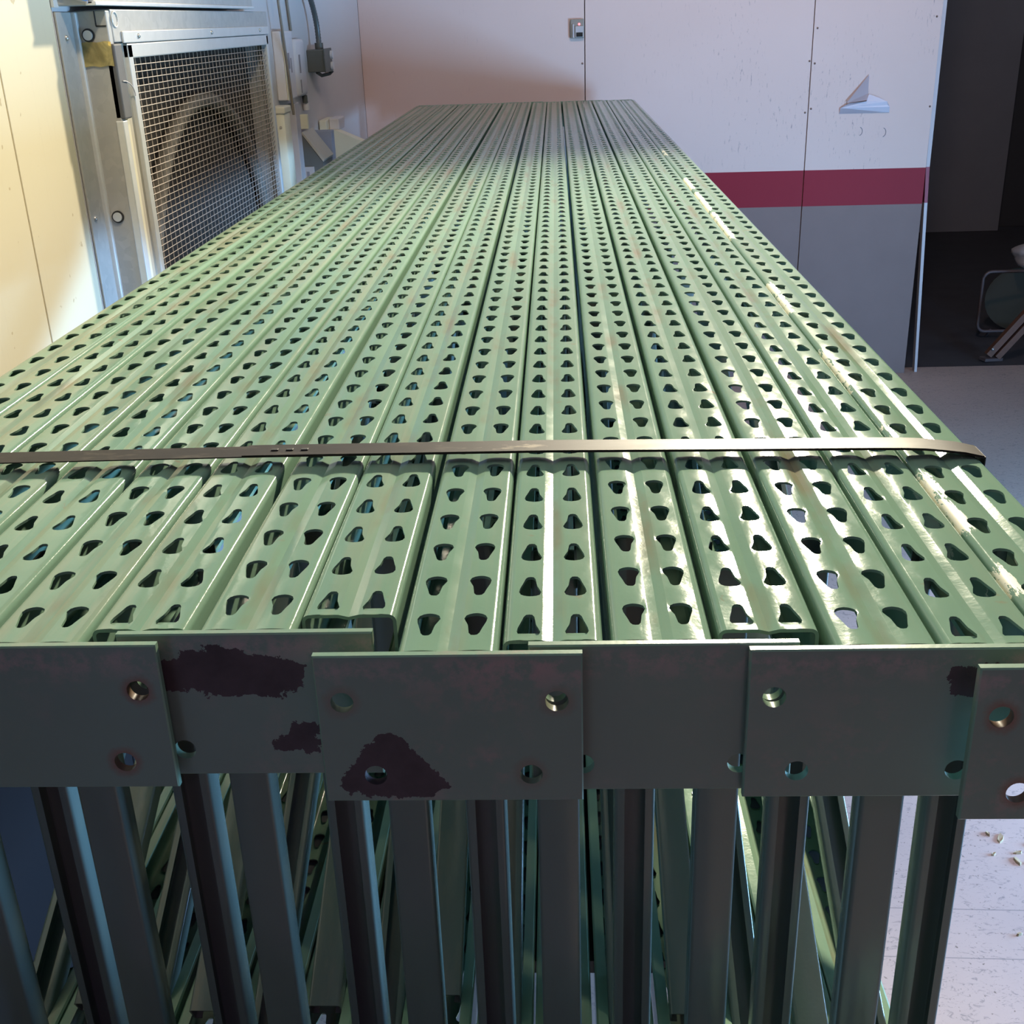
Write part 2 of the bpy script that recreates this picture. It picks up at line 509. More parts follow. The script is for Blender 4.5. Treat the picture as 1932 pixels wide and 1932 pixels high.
# right wall with the wide loading door that lets the daylight in
wr = struct('wall_right', B(XR, XR + .15, YR, 1.15, 0, ZC), M_REAR)
link('wall_section', B(XR, XR + .15, 2.85, 5.44, 0, ZC), M_SIDE, wr)
link('lintel', B(XR, XR + .15, 1.15, 2.85, 0.96, ZC), M_SIDE, wr)
struct('wall_rear', B(XL - .2, XR + .15, YR - .15, YR, 0, ZC), M_REAR)
# dark room behind
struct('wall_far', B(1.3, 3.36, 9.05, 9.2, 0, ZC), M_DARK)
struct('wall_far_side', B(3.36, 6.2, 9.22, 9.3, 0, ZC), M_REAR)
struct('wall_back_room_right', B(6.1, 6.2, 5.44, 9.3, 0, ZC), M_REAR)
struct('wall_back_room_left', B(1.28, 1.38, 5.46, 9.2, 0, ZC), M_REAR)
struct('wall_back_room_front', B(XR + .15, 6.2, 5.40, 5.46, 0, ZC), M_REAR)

# ------------------------------------------------------------------ rack upright frames
CROWN = 0.00045
PITCH, NROW, Y0 = 0.0508, 90, 0.031
L = Y0 + (NROW - 1) * PITCH + 0.018
HW, DEP = 0.0293, 0.050
HX = 0.01425
FH = 0.672            # overall frame height on edge
TOP = 1.28
TH = 0.0022

# tear-drop outline of the left-hand hole (metres, wide end away from the foot)
TEAR = [(-5.6, 11.6), (-3.0, 13.3), (0.3, 13.9), (3.6, 13.2), (6.1, 11.3), (7.1, 8.6), (6.9, 5.6), (5.6, 3.0), (4.6, 0.6), (4.1, -2.5),
        (3.6, -7.0), (3.1, -11.2), (1.9, -12.9), (-0.4, -13.3), (-2.3, -12.6), (-3.1, -10.8), (-4.4, -5.0), (-5.9, 0.8), (-7.0, 5.2), (-7.0, 8.6)]
TEAR = [(x * .001, y * .001) for x, y in TEAR]


def on_tear(ang):
    """point of the outline in the direction ang of the normalised cell"""
    dx, dy = math.cos(ang) * 7.2, math.sin(ang) * 13.6
    best = None
    n = len(TEAR)
    for i in range(n):
        (x0, y0), (x1, y1) = TEAR[i], TEAR[(i + 1) % n]
        ex, ey = x1 - x0, y1 - y0
        den = dx * ey - dy * ex
        if abs(den) < 1e-12:
            continue
        tt = (x0 * ey - y0 * ex) / den
        u = (x0 * dy - y0 * dx) / den
        if tt > 0 and -1e-6 <= u <= 1 + 1e-6 and (best is None or tt > best):
            best = tt
    return best * dx, best * dy


NA = 24
ANG = [2 * PI * k / NA for k in range(NA)]
HOLE = [on_tear(a) for a in ANG]
XA, XB = -0.0245, -0.0064     # flat strip of the left half


def build_post():
    bm = bmesh.new()
    ar = [(-(HW - .005) - .005 * math.cos(a), -CROWN - .005 + .005 * math.sin(a)) for a in [k * PI / 2 / 5 for k in range(5)]]
    left = [(-.0168, -DEP + .004), (-.0168, -DEP), (-HW + .002, -DEP), (-HW, -DEP + .002), (-HW, -.022)] + ar   # up to the flat
    mid = [(-.0056, -.0006), (0.0, -.0020), (.0056, -.0006)]
    right = [(-x, z) for x, z in reversed(left)]
    cells = []
    for r in range(NROW):
        c = Y0 + r * PITCH
        lo = Y0 if r == 0 else PITCH / 2
        hi = 0.018 if r == NROW - 1 else PITCH / 2
        cells.append((c, lo, hi))
    offs = [math.tan(math.radians(a)) for a in (-45, -30, -15, 0, 15, 30, 45)]
    ys = []
    for c, lo, hi in cells:
        ys += [c + (hi if o > 0 else lo) * o for o in offs[:-1]]
    ys.append(cells[-1][0] + cells[-1][2])
    cache = {}

    def V(x, y, z):
        k = (round(x * 1e6), round(y * 1e6), round(z * 1e6))
        v = cache.get(k)
        if v is None:
            v = bm.verts.new((x, y, z)); cache[k] = v
        return v

    def strips(prof):
        for (x0, z0), (x1, z1) in zip(prof, prof[1:]):
            for a, b in zip(ys, ys[1:]):
                bm.faces.new((V(x0, a, z0), V(x1, a, z1), V(x1, b, z1), V(x0, b, z0)))
    strips(left + [(XA, -CROWN)])
    strips([(XB, -CROWN)] + mid + [(-XB, -CROWN)])
    strips([(-XA, -CROWN)] + right)
    cx = (XA + XB) / 2; hw = (XB - XA) / 2
    for sgn in (1, -1):
        for c, lo, hi in cells:
            bo, ho, hd = [], [], []
            for a, (hx, hy) in zip(ANG, HOLE):
                ca, sa = math.cos(a), math.sin(a)
                m = max(abs(ca), abs(sa))
                px, py = ca / m, sa / m
                X = cx + px * hw
                Yy = c + py * (hi if py > 0 else lo)
                bo.append(V(sgn * X, Yy, -CROWN * px * px))
                x_ = -HX + hx
                q = (x_ - cx) / hw
                ho.append(V(sgn * x_, c + hy, -CROWN * q * q - .00022)); hd.append(V(sgn * x_, c + hy, -TH))
            for k in range(NA):
                j = (k + 1) % NA
                bm.faces.new((bo[k], bo[j], ho[j], ho[k]))
                bm.faces.new((ho[k], ho[j], hd[j], hd[k]))
    # thickness of the sheet shown at both ends
    prof = left + [(XA, -CROWN), (XB, -CROWN)] + mid + [(-XB, -CROWN), (-XA, -CROWN)] + right
    inn = []
    for i, (x, z) in enumerate(prof):
        x0, z0 = prof[max(0, i - 1)]; x1, z1 = prof[min(len(prof) - 1, i + 1)]
        tx, tz = x1 - x0, z1 - z0
        l = math.hypot(tx, tz)
        inn.append((x + tz / l * TH, z - tx / l * TH))
    for y, y2 in ((0.0, 0.012), (L, L - 0.012)):
        A = [V(x, y, z) for x, z in prof]
        I = [bm.verts.new((x, y, z)) for x, z in inn]
        J = [bm.verts.new((x, y2, z)) for x, z in inn]
        for k in range(len(prof) - 1):
            bm.faces.new((A[k], A[k + 1], I[k + 1], I[k]))
            if True:
                bm.faces.new((I[k], I[k + 1], J[k + 1], J[k]))
    me = bpy.data.meshes.new('post')
    bm.to_mesh(me); bm.free()
    me.materials.append(M_POST)
    me.polygons.foreach_set('use_smooth', [True] * len(me.polygons))
    me.set_sharp_from_angle(angle=math.radians(19.5))
    return me


ME_POST = build_post()

PW, PH, PT = 0.155, 0.101, 0.006


def build_plate(mat):
    """foot plate with four drilled bolt holes; origin at the top centre of its outer face"""
    bm = bmesh.new()
    R, n = 0.0068, 24
    bv = 0.0009
    x0, x1, z0, z1 = -PW / 2, PW / 2, -PH, 0.0
    zm = -0.0565
    quads = [(x0, 0, zm, z1, -.0625, -.031), (0, x1, zm, z1, .0625, -.031), (x0, 0, z0, zm, -.0465, -.082), (0, x1, z0, zm, .0465, -.082)]
    cache = {}

    def V(x, y, z):
        k = (round(x * 1e6), round(y * 1e6), round(z * 1e6))
        if k not in cache:
            cache[k] = bm.verts.new((x, y, z))
        return cache[k]

    def clampb(x, z):
        return max(x0 + bv, min(x1 - bv, x)), max(z0 + bv, min(z1 - bv, z))
    for a0, a1, b0, b1, hx, hz in quads:
        for y, back in ((0.0, False), (PT, True)):
            bo, ho = [], []
            for k in range(n):
                a = 2 * PI * k / n
                ca, sa = math.cos(a), math.sin(a)
                m = max(abs(ca), abs(sa)); px, pz = ca / m, sa / m
                X = hx + px * ((a1 - hx) if px > 0 else (hx - a0))
                Z = hz + pz * ((b1 - hz) if pz > 0 else (hz - b0))
                X, Z = clampb(X, Z)
                bo.append(V(X, y, Z)); ho.append(V(hx + R * ca, y, hz + R * sa))
            for k in range(n):
                j = (k + 1) % n
                bm.faces.new((bo[k], bo[j], ho[j], ho[k]))
        for k in range(n):
            a, b = 2 * PI * k / n, 2 * PI * ((k + 1) % n) / n
            bm.faces.new([V(hx + R * math.cos(q), y, hz + R * math.sin(q)) for q, y in ((a, 0.0), (b, 0.0), (b, PT), (a, PT))])
    # rounded edge all round
    c0 = [(x0 + bv, z0 + bv), (x1 - bv, z0 + bv), (x1 - bv, z1 - bv), (x0 + bv, z1 - bv)]
    c1 = [(x0, z0), (x1, z0), (x1, z1), (x0, z1)]
    rings = [[bm.verts.new((x, y, z)) for x, z in c] for c, y in ((c0, 0.0), (c1, bv), (c1, PT - bv), (c0, PT))]
    for A, Bq in zip(rings, rings[1:]):
        for k in range(4):
            bm.faces.new((A[k], A[(k + 1) % 4], Bq[(k + 1) % 4], Bq[k]))
    me = bpy.data.meshes.new('base_plate')
    bmesh.ops.recalc_face_normals(bm, faces=bm.faces[:])
    bm.to_mesh(me); bm.free()
    me.materials.append(mat)
    me.polygons.foreach_set('use_smooth', [True] * len(me.polygons))
    me.set_sharp_from_angle(angle=math.radians(30))
    return me


CW, CD, CL, CT = 0.0335, 0.026, 0.0082, 0.0018


def channel_profile():
    """outline of a lipped channel, open towards -v, as a closed polygon (u across, v deep)"""
    h = CW / 2
    def corner(cx, cy, a0, r, n=3):
        return [(cx + r * math.cos(a0 + PI / 2 * k / n), cy + r * math.sin(a0 + PI / 2 * k / n)) for k in range(n + 1)]
    r = 0.0032
    out = [(-h + CL, 0.0)]
    out += [(-h + r - r * math.sin(q), r - r * math.cos(q)) for q in [PI / 2 * k / 3 for k in range(4)]]
    out += [(-h + r - r * math.cos(q), CD - r + r * math.sin(q)) for q in [PI / 2 * k / 3 for k in range(4)]]
    out += [(-x, v) for x, v in reversed(out)]
    inn = [(-h + CL, CT), (-h + CT + .001, CT), (-h + CT, CT + .001), (-h + CT, CD - CT - .001), (-h + CT + .001, CD - CT)]
    inn += [(-x, v) for x, v in reversed(inn)]
    return out, inn


def build_channel(a, b):
    """lipped channel from a to b in a frame's own y-z plane; the opening looks towards the foot (-y) side"""
    bm = bmesh.new()
    out, inn = channel_profile()
    a, b = Vector(a), Vector(b)
    ax = (b - a).normalized()
    side = Vector((1, 0, 0))
    dep = side.cross(ax).normalized()
    if dep.y < 0:
        dep = -dep
    loop = out + list(reversed(inn))
    rings = [[bm.verts.new(p + side * u + dep * v) for u, v in loop] for p in (a, b)]
    n = len(loop)
    for k in range(n):
        bm.faces.new((rings[0][k], rings[0][(k + 1) % n], rings[1][(k + 1) % n], rings[1][k]))
    no = len(out)
    for rg in rings:
        o, i = rg[:no], list(reversed(rg[no:]))
        # end caps as two rows of quads along the strip of metal
        io = [0, 1, 2, 3, 4, 5, 6, 7, 8]
        bm.faces.new([o[0], o[1], o[2], o[3], o[4], i[2], i[1], i[0]])
        bm.faces.new([o[4], o[5], o[6], o[7], o[8], i[4], i[3], i[2]])
        bm.faces.new([o[8], o[9], i[5], i[4]])
        bm.faces.new([o[9], o[10], o[11], o[12], o[13], i[7], i[6], i[5]])
        bm.faces.new([o[13], o[14], o[15], o[16], o[17], i[9], i[8], i[7]])
    me = bpy.data.meshes.new('brace')
    bmesh.ops.recalc_face_normals(bm, faces=bm.faces[:])
    bm.to_mesh(me); bm.free()
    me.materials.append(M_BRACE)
    me.polygons.foreach_set('use_smooth', [True] * len(me.polygons))
    me.set_sharp_from_angle(angle=math.radians(35))
    return me


ZT, ZBm = -0.030, -(FH - 0.030)
STRUTS = [build_channel((0, 0.205, ZBm), (0, 0.205, ZT)), build_channel((0, L - 0.186, ZBm), (0, L - 0.186, ZT))]
DIAGS = [build_channel((0, 0.285, ZBm + .01), (0, 1.46, ZT - .02)),
         build_channel((0, 2.24, ZBm + .02), (0, 1.53, ZT - .02)),
         build_channel((0, 2.33, ZBm + .02), (0, 3.04, ZT - .02)),
         build_channel((0, L - 0.300, ZBm + .01), (0, 3.12, ZT - .02))]

T3 = [[(-.0690, -.0940), (-.040, -.0985), (-.012, -.0975), (-.0040, -.0900), (-.0060, -.0850), (-.030, -.0560), (-.0375, -.0500), (-.0480, -.0580), (-.0680, -.0840)]]
T2 = [[(-.0620, -.0360), (-.020, -.0430), (.0180, -.0450), (.0330, -.0360), (.0370, -.0220), (.0100, -.0140), (-.0200, -.0090), (-.0620, -.0200)],
      [(.0100, -.0830), (.0380, -.0850), (.0400, -.0650), (.0270, -.0620), (.0090, -.0780)]]
T5 = [[(.0330, -.0200), (.0400, -.0310), (.0700, -.0310), (.0700, -.0110), (.0360, -.0120)]]
ME_PLATE = build_plate(M_PLATE)
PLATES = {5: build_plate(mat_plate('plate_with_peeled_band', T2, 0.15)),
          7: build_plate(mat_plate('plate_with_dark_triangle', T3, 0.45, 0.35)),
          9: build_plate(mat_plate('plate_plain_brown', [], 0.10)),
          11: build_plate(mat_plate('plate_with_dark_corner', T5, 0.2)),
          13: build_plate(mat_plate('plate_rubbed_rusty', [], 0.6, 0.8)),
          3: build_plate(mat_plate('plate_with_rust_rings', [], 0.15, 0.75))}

G = 'upright frames in the strapped bundle'
FR = [  # index, x centre, y of the near end, label
    (-1, -.5675, .580, 'outermost green perforated upright frame along the cream wall side of the bundle'),
    (0, -.5070, .605, 'second green perforated upright frame from the cream wall side of the bundle'),
    (1, -.4450, .595, 'third green perforated upright frame from the cream wall side of the bundle'),
    (2, -.3810, .596, 'fourth green perforated upright frame from the cream wall side, beside the rust-ringed foot plate'),
    (3, -.3180, .588, 'green upright frame whose foot plate has a rust ring round its lower hole'),
    (4, -.2570, .603, 'green upright frame with open post end just left of the peeled dark foot plate frame'),
    (5, -.1914, .601, 'green upright frame whose foot plate has a broad peeled dark band'),
    (6, -.1318, .618, 'green upright frame with cut-back open post end between peeled plate and triangle-stained plate'),
    (7, -.0673, .573, 'green upright frame whose foot plate bears a dark triangular stain round one hole'),
    (8, -.0067, .584, 'green upright frame with open post end, just right of the triangle-stained foot plate frame'),
    (9, .0567, .583, 'green upright frame with the plain unstained brownish foot plate in the middle right'),
    (10, .1195, .594, 'green upright frame with open post end, just right of the plain foot plate frame'),
    (11, .1825, .575, 'green upright frame whose foot plate has a dark patch at its upper right corner'),
    (12, .2434, .5755, 'next-to-last green upright frame on the open floor side of the bundle'),
    (13, .3030, .553, 'outermost green upright frame on the open floor side, scraped, with rubbed rusty foot plate'),
]
for i, x, y, lab in FR:
    plated = i % 2 != 0
    if plated:
        f = thing('rack_frame', lab, 'rack frame', (x, y, TOP), 0.0, G)
    else:
        f = thing('rack_frame', lab, 'rack frame', (x, y + L, TOP), PI, G)
    put('post', ME_POST, f)
    put('post', ME_POST, f, (0, 0, -FH), (0, PI, 0))
    yo = -PT
    pl = put('base_plate', PLATES.get(i, ME_PLATE), f, (0, 0, 0.0))
    lo = put('base_plate', ME_PLATE, f, (0, 0, -FH), (0, PI, 0))
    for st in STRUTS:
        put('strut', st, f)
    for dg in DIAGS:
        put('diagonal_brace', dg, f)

# post starts behind the plate: shift the plates out by their thickness
for o in bpy.data.objects:
    if o.name.startswith('base_plate'):
        o.location.y = -PT

# ------------------------------------------------------------------ steel strap
SPY = [(-.60, .882), (-.486, .885), (-.25, .8895), (-.013, .889), (.15, .8835), (.25, .881), (.334, .876)]
def sp_l(x):
    for (x0, y0), (x1, y1) in zip(SPY, SPY[1:]):
        if x <= x1:
            return y0 + (y1 - y0) * (x - x0) / (x1 - x0)
    return SPY[-1][1]
def strap_ribbon(x0, x1, dz, wid, n=30, zfun=None, thick=.0010):
    bm = bmesh.new()
    rows = []
    for k in range(n + 1):
        x = x0 + (x1 - x0) * k / n
        z = TOP + zfun(x) + dz
        y = sp_l(x)
        rows.append([bm.verts.new((x, y + sy * wid / 2, z + sz)) for sy, sz in ((-1, 0), (1, 0), (1, thick), (-1, thick))])
    for A, Bq in zip(rows, rows[1:]):
        for k in range(4):
            bm.faces.new((A[k], A[(k + 1) % 4], Bq[(k + 1) % 4], Bq[k]))
    bm.faces.new(rows[0]); bm.faces.new(rows[-1])
    return bm
def lift(x):
    e = min(x + .600, .334 - x)
    return 0.0003 + 0.0068 * min(1.0, max(0.0, e / 0.05)) ** 0.6
st = thing('steel_strap', 'dark steel strap pulled tight across the tops of the green posts', 'strap', (0, .9, TOP))
st.location = (0, 0, 0)
WID = 0.025
link('band', strap_ribbon(-.600, .334, 0, WID, 60, lift), M_STRAP, st, 30)
link('overlap', strap_ribbon(-.262, .334, .0012, WID * .99, 40, lift, .0008), M_STRAP, st, 30)
for s, xx in ((-1, -.600), (1, .334)):
    yq = sp_l(xx)
    link('side_band', B(xx - (.001 if s < 0 else -.0002), xx + (.0 if s < 0 else .0012), yq - WID / 2, yq + WID / 2, TOP - FH - .002, TOP + .0015), M_STRAP, st)
bm = B(-.600, .334, .862, .882, TOP - FH - .0022, TOP - FH - .001)
link('bottom_band', bm, M_STRAP, st)
for k in range(3):    # punched notches of the joint
    xx = -.240 + k * .0125
    bm = B(xx, xx + .006, sp_l(xx) - .003, sp_l(xx) + .001, TOP + lift(xx) + .0018, TOP + lift(xx) + .0030, bevel=.0005)
    link('notch', bm, M_BLACK, st)

# added dark sheet under the bundle, hides the lit floor behind the post holes
tag(link('added_dark_sheet', B(-.535, .335, 1.02, 5.05, TOP - FH - .0203, TOP - FH - .0023), M_REAR), 'added dark sheet under the green bundle that keeps its inside dark', 'added sheet')
# timber bearers that carry the bundle, out of sight under it
for yb, lab in ((2.75, 'rough timber trestle under the middle of the green bundle'), (4.55, 'rough timber trestle under the far end of the green bundle')):
    tr_ = thing('trestle', lab, 'trestle', (0, yb, 0))
    zt = TOP - FH - .0205
    link('beam', B(-.60, .34, -.045, .045, zt - .09, zt, bevel=.003), M_TIMBER, tr_)
    for xx in (-.5, .24):
        for sg in (-1, 1):
            bm = bmesh.new()
            a = Vector((xx, sg * .02, zt - .09)); b = Vector((xx, sg * .17, 0))
            v = [bm.verts.new(pp + Vector((dx, dy, 0))) for pp in (a, b) for dx, dy in ((-.025, -.02), (.025, -.02), (.025, .02), (-.025, .02))]
            for q in ((0, 1, 2, 3), (4, 5, 6, 7), (0, 1, 5, 4), (1, 2, 6, 5), (2, 3, 7, 6), (3, 0, 4, 7)):
                bm.faces.new([v[j] for j in q])
            link('leg', bm, M_TIMBER, tr_)

# ------------------------------------------------------------------ wall cooler with wire guard
XU = -0.778      # front plane of the unit
ac = thing('wall_cooler', 'galvanised wall cooler with a wire mesh guard set in the left wall', 'cooler', (XL, 2.9, .6))
def P(name, bm, m, par=None, smooth=None, lab=None):
    par = par or ac
    o = link(name, bm, m, None, smooth)
    o.parent = par
    bpy.context.view_layer.update()
    o.matrix_parent_inverse = par.matrix_world.inverted()
    if lab:
        o['label'] = lab
    return o
P('flange', B(XL, XL + .004, 2.076, 2.150, .55, 1.645, bevel=.001), M_GALV)
P('seam_fold', B(XL, XL + .012, 2.140, 2.154, .55, 1.645, bevel=.003), M_GALVB)
P('side_panel', B(XL + .001, XU, 2.150, 2.170, .55, 1.646, bevel=.002), M_GALV)
P('header_panel', B(XL, XU + .002, 2.168, 3.355, 1.594, 1.648, bevel=.002), M_GALV)
P('left_stile', B(XL, XU - .012, 2.170, 2.262, .55, 1.594), M_GALV)
P('right_stile', B(XL, XU, 3.322, 3.355, .55, 1.594, bevel=.002), M_GALV)
P('sill', B(XL, XU, 2.168, 3.355, .50, .55, bevel=.002), M_GALV)
P('header_strip', B(XU + .002, XU + .006, 2.205, 3.345, 1.592, 1.612, bevel=.0015), M_GALVB)
P('foam_strip', B(XU - .012, XU + .006, 2.150, 2.190, 1.466, 1.592, bevel=.003), M_FOAM, lab='dark grey foam strip')
P('edge_strip', B(XU - .012, XU + .002, 2.148, 2.172, .55, 1.464, bevel=.002), M_GALVB)
P('cream_strip', B(XU - .012, XU - .002, 2.172, 2.192, .55, 1.464), M_CREAMS)
P('tan_strip', B(XU - .014, XU - .004, 2.192, 2.226, .55, 1.592), M_TAN)
fr = P('guard_frame', B(XU - .014, XU + .004, 2.224, 2.248, .56, 1.590, bevel=.002), M_GALVB)
P('guard_rail', B(XU - .014, XU + .004, 2.224, 3.335, 1.566, 1.591, bevel=.002), M_GALVB)
P('guard_rail', B(XU - .014, XU + .004, 2.224, 3.335, .56, .58, bevel=.002), M_GALVB)
P('guard_stile', B(XU - .014, XU + .004, 3.316, 3.335, .56, 1.590, bevel=.002), M_GALVB)
bm = bmesh.new()
ny, nz = 37, 80
for k in range(1, ny):
    y = 2.248 + (3.316 - 2.248) * k / ny
    tube(bm, [(XU - .004, y, .58), (XU - .004, y, 1.566)], .00085, 4, False)
for k in range(1, nz):
    z = .58 + (1.566 - .58) * k / nz
    tube(bm, [(XU - .0025, 2.248, z), (XU - .0025, 3.316, z)], .00085, 4, False)
o = P('wire_mesh', bm, M_WIRE); o['kind'] = 'stuff'
# recess behind the guard: dark lining and the pale ring of the fan
bm = bmesh.new()
box(bm, XL - .001, XL + .004, 2.20, 3.33, .56, 1.594)
P('recess_lining', bm, M_CAV)
ring = [(XL + .022, 2.79 + .50 * math.cos(a), 1.02 + .44 * math.sin(a)) for a in [2 * PI * k / 48 for k in range(49)]]
P('fan_ring', tube(bmesh.new(), ring, .017, 8, False), M_FAN, smooth=60)
P('fan_hub', tube(bmesh.new(), [(XL + .004, 2.79, 1.02), (XL + .03, 2.79, 1.02)], .10, 24), M_FAN, smooth=40)
# round plugs, screws and the oval slot
def disc(bm, c, r, t_, axis='y', n=20):
    a = {'x': (1, 0, 0), 'y': (0, 1, 0)}[axis]
    c = Vector(c); a = Vector(a)
    return tube(bm, [c, c + a * t_], r, n)
for z in (1.607, 1.296):
    xx = XL + .026
    g = P('plug_seal', disc(bmesh.new(), (xx, 2.1475, z), .0112, .004), M_BLACK, smooth=40)
    P('plug', disc(bmesh.new(), (xx, 2.1445, z), .0082, .005), M_GALVB, smooth=40)
for y, z in ((2.103, 1.604), (2.094, 1.302)):
    bm = bmesh.new(); bmesh.ops.create_uvsphere(bm, u_segments=10, v_segments=6, radius=.005)
    for v in bm.verts: v.co += Vector((XL + .004, y, z))
    P('screw', bm, M_SCREW, smooth=60)
for y in (2.285, 2.78, 3.24):
    bm = bmesh.new(); bmesh.ops.create_uvsphere(bm, u_segments=10, v_segments=6, radius=.0045)
    for v in bm.verts: v.co += Vector((XU + .006, y, 1.603))
    P('screw', bm, M_SCREW, smooth=60)
ov = [(XU + .0025, 2.183 + .014 * math.cos(a), 1.6315 + .0125 * math.sin(a)) for a in [2 * PI * k / 24 for k in range(25)]]
P('slot_rim', tube(bmesh.new(), ov, .0016, 6, False), M_GALVB, smooth=60)
bm = bmesh.new()
for a0, a1 in (((.042, 1.646), (.042, 1.621)), ((.042, 1.621), (.060, 1.621))):
    tube(bm, [(XL + a0[0], 2.1495, a0[1]), (XL + a1[0], 2.1495, a1[1])], .0013, 5)
P('scribed_square', bm, M_BLACK)
bm = bmesh.new()
nn, mm = 10, 6
gv = []
for a in range(nn + 1):
    row = []
    for b in range(mm + 1):
        x = XL + .002 + (.062) * a / nn
        z = 1.596 - .040 * b / mm - .001 * math.sin(a * 1.3)
        yy = 2.1478 - .0012 * rnd.random() - (.004 if a < 1 else 0)
        row.append(bm.verts.new((x, yy, z)))
    gv.append(row)
for a in range(nn):
    for b in range(mm):
        bm.faces.new((gv[a][b], gv[a + 1][b], gv[a + 1][b + 1], gv[a][b + 1]))
bmesh.ops.solidify(bm, geom=bm.faces[:], thickness=.0006)
P('masking_tape', bm, M_TAPE, smooth=50, lab='yellowed strip of masking tape')
# small wire loop hanging by the foam
pts = [(XU + .007, 2.165 + .055 * math.sin(a), 1.530 - .028 * (1 - math.cos(a))) for a in [PI / 2 * k / 8 for k in range(9)]]
P('wire_loop', tube(bmesh.new(), pts, .0011, 5), M_WHITE, smooth=60)

# upper cabinet above the cooler and the blue pouch on it
uc = thing('upper_cabinet', 'grey sheet metal cabinet mounted on the wall directly above the wall cooler', 'cabinet', (XL, 2.7, 1.65))
P('body', B(XL, XU + .004, 2.090, 3.20, 1.654, 2.25, bevel=.003), M_GALV, uc)
P('side_flange', B(XL, XL + .005, 2.072, 2.092, 1.652, 2.25), M_GALVB, uc)
P('bottom_lip', B(XU - .01, XU + .008, 2.090, 3.20, 1.6535, 1.660, bevel=.001), M_GALVB, uc)
bm = prism(bmesh.new(), [(XL + .012, 1.675), (XL + .056, 1.6595), (XL + .060, 1.664), (XL + .060, 1.80), (XL + .012, 1.80)], 'y', 2.081, 2.089)
bp = tag(link('blue_pouch', bm, M_BLUE), 'blue plastic pouch fixed to the upper cabinet end, at the top edge', 'pouch')
link('pale_edge', tube(bmesh.new(), [(XL + .010, 2.085, 1.6745), (XL + .036, 2.085, 1.6655), (XL + .058, 2.085, 1.6585)], .0026, 6), M_WHITE, bp)

# ------------------------------------------------------------------ things fixed to the wall past the cooler
XW = XL - .001
def wall_thing(name, lab, cat, loc, group=None):
    return thing(name, lab, cat, loc, 0.0, group)
b1 = wall_thing('switch_box', 'wide white switch box with grey print, nearest the wall cooler', 'switch box', (XW, 3.74, 1.5))
P('case', B(XW, XW + .030, 3.672, 3.818, 1.402, 1.597, bevel=.004), M_WBOX, b1)
P('lid_edge', B(XW + .030, XW + .033, 3.672, 3.700, 1.402, 1.597, bevel=.001), M_CREAMS, b1)
P('printed_patch', B(XW + .030, XW + .0305, 3.728, 3.752, 1.490, 1.535), M_INK, b1)
P('printed_patch', B(XW + .030, XW + .0305, 3.762, 3.776, 1.478, 1.520), M_INK, b1)
b2 = wall_thing('controller_box', 'narrow white controller box with rounded corners and a dark slot', 'controller', (XW, 4.0, 1.48))
P('case', B(XW, XW + .022, 3.900, 4.035, 1.398, 1.572, bevel=.012), M_WBOX, b2, 50)
P('slot', B(XW + .022, XW + .0232, 3.925, 3.945, 1.470, 1.525), M_INK, b2)
P('slot', B(XW + .022, XW + .0232, 3.922, 3.935, 1.410, 1.450), M_INK, b2)
P('cable_stub', tube(bmesh.new(), [(XW + .012, 4.01, 1.398), (XW + .012, 4.012, 1.375)], .009, 10), M_GREYBOX, b2, 50)
P('cable_nut', tube(bmesh.new(), [(XW + .012, 4.02, 1.375), (XW + .012, 4.022, 1.352)], .011, 10), M_WBOX, b2, 50)
tag(link('beige_pipe', tube(bmesh.new(), [(XW + .038, 3.62, 2.2), (XW + .038, 3.63, 1.72), (XW + .038, 3.655, 1.60), (XW + .038, 3.68, 1.48), (XW + .038, 3.695, 1.36)], .0040, 8), M_PIPE, None, 60),
    'thin beige pipe running down across the wide white switch box', 'pipe')
tag(link('short_pipe', tube(bmesh.new(), [(XW + .006, 3.895, 2.2), (XW + .006, 3.90, 1.72), (XW + .006, 3.925, 1.596)], .0045, 8), M_PIPE, None, 60),
    'short beige pipe ending above the white boxes on the wall', 'pipe')
ob = wall_thing('outlet_box', 'dark grey electrical outlet box with two pale sockets on the left wall', 'outlet', (XW, 4.24, 1.5))
P('case', B(XW, XW + .060, 4.165, 4.290, 1.462, 1.533, bevel=.003), M_GREYBOX, ob)
P('cover', B(XW + .058, XW + .0625, 4.160, 4.295, 1.460, 1.536, bevel=.001), M_GREYBOX, ob)
for z in (1.478, 1.514):
    P('socket', tube(bmesh.new(), [(XW + .061, 4.268, z), (XW + .071, 4.268, z)], .0135, 14), M_WBOX, ob, 40)
bm = bmesh.new(); tube(bm, [(XW + .02, 4.22, 1.460), (XW + .03, 4.25, 1.448), (XW + .05, 4.29, 1.452), (XW + .062, 4.29, 1.462)], .006, 8)
P('clamp', bm, M_GREYBOX, ob, 50)
bm = bmesh.new()
path = []
P0, P1, P2, P3_ = Vector((XW + .030, 3.94, 1.83)), Vector((XW + .032, 4.14, 1.71)), Vector((XW + .034, 4.235, 1.66)), Vector((XW + .036, 4.215, 1.548))
for k in range(61):
    u = k / 60
    path.append(P0 * (1 - u) ** 3 + P1 * 3 * u * (1 - u) ** 2 + P2 * 3 * u * u * (1 - u) + P3_ * u ** 3)
tube(bm, path, [.0085 if k % 2 else .0098 for k in range(61)], 10)
fc = tag(link('flexible_conduit', bm, M_FLEX, None, 60), 'ribbed grey flexible conduit curving down into the outlet box', 'conduit')
link('connector', tube(bmesh.new(), [P3_ + Vector((0, 0, .006)), P3_ - Vector((0, 0, .014))], .0145, 12), M_GREYBOX, fc, 40)
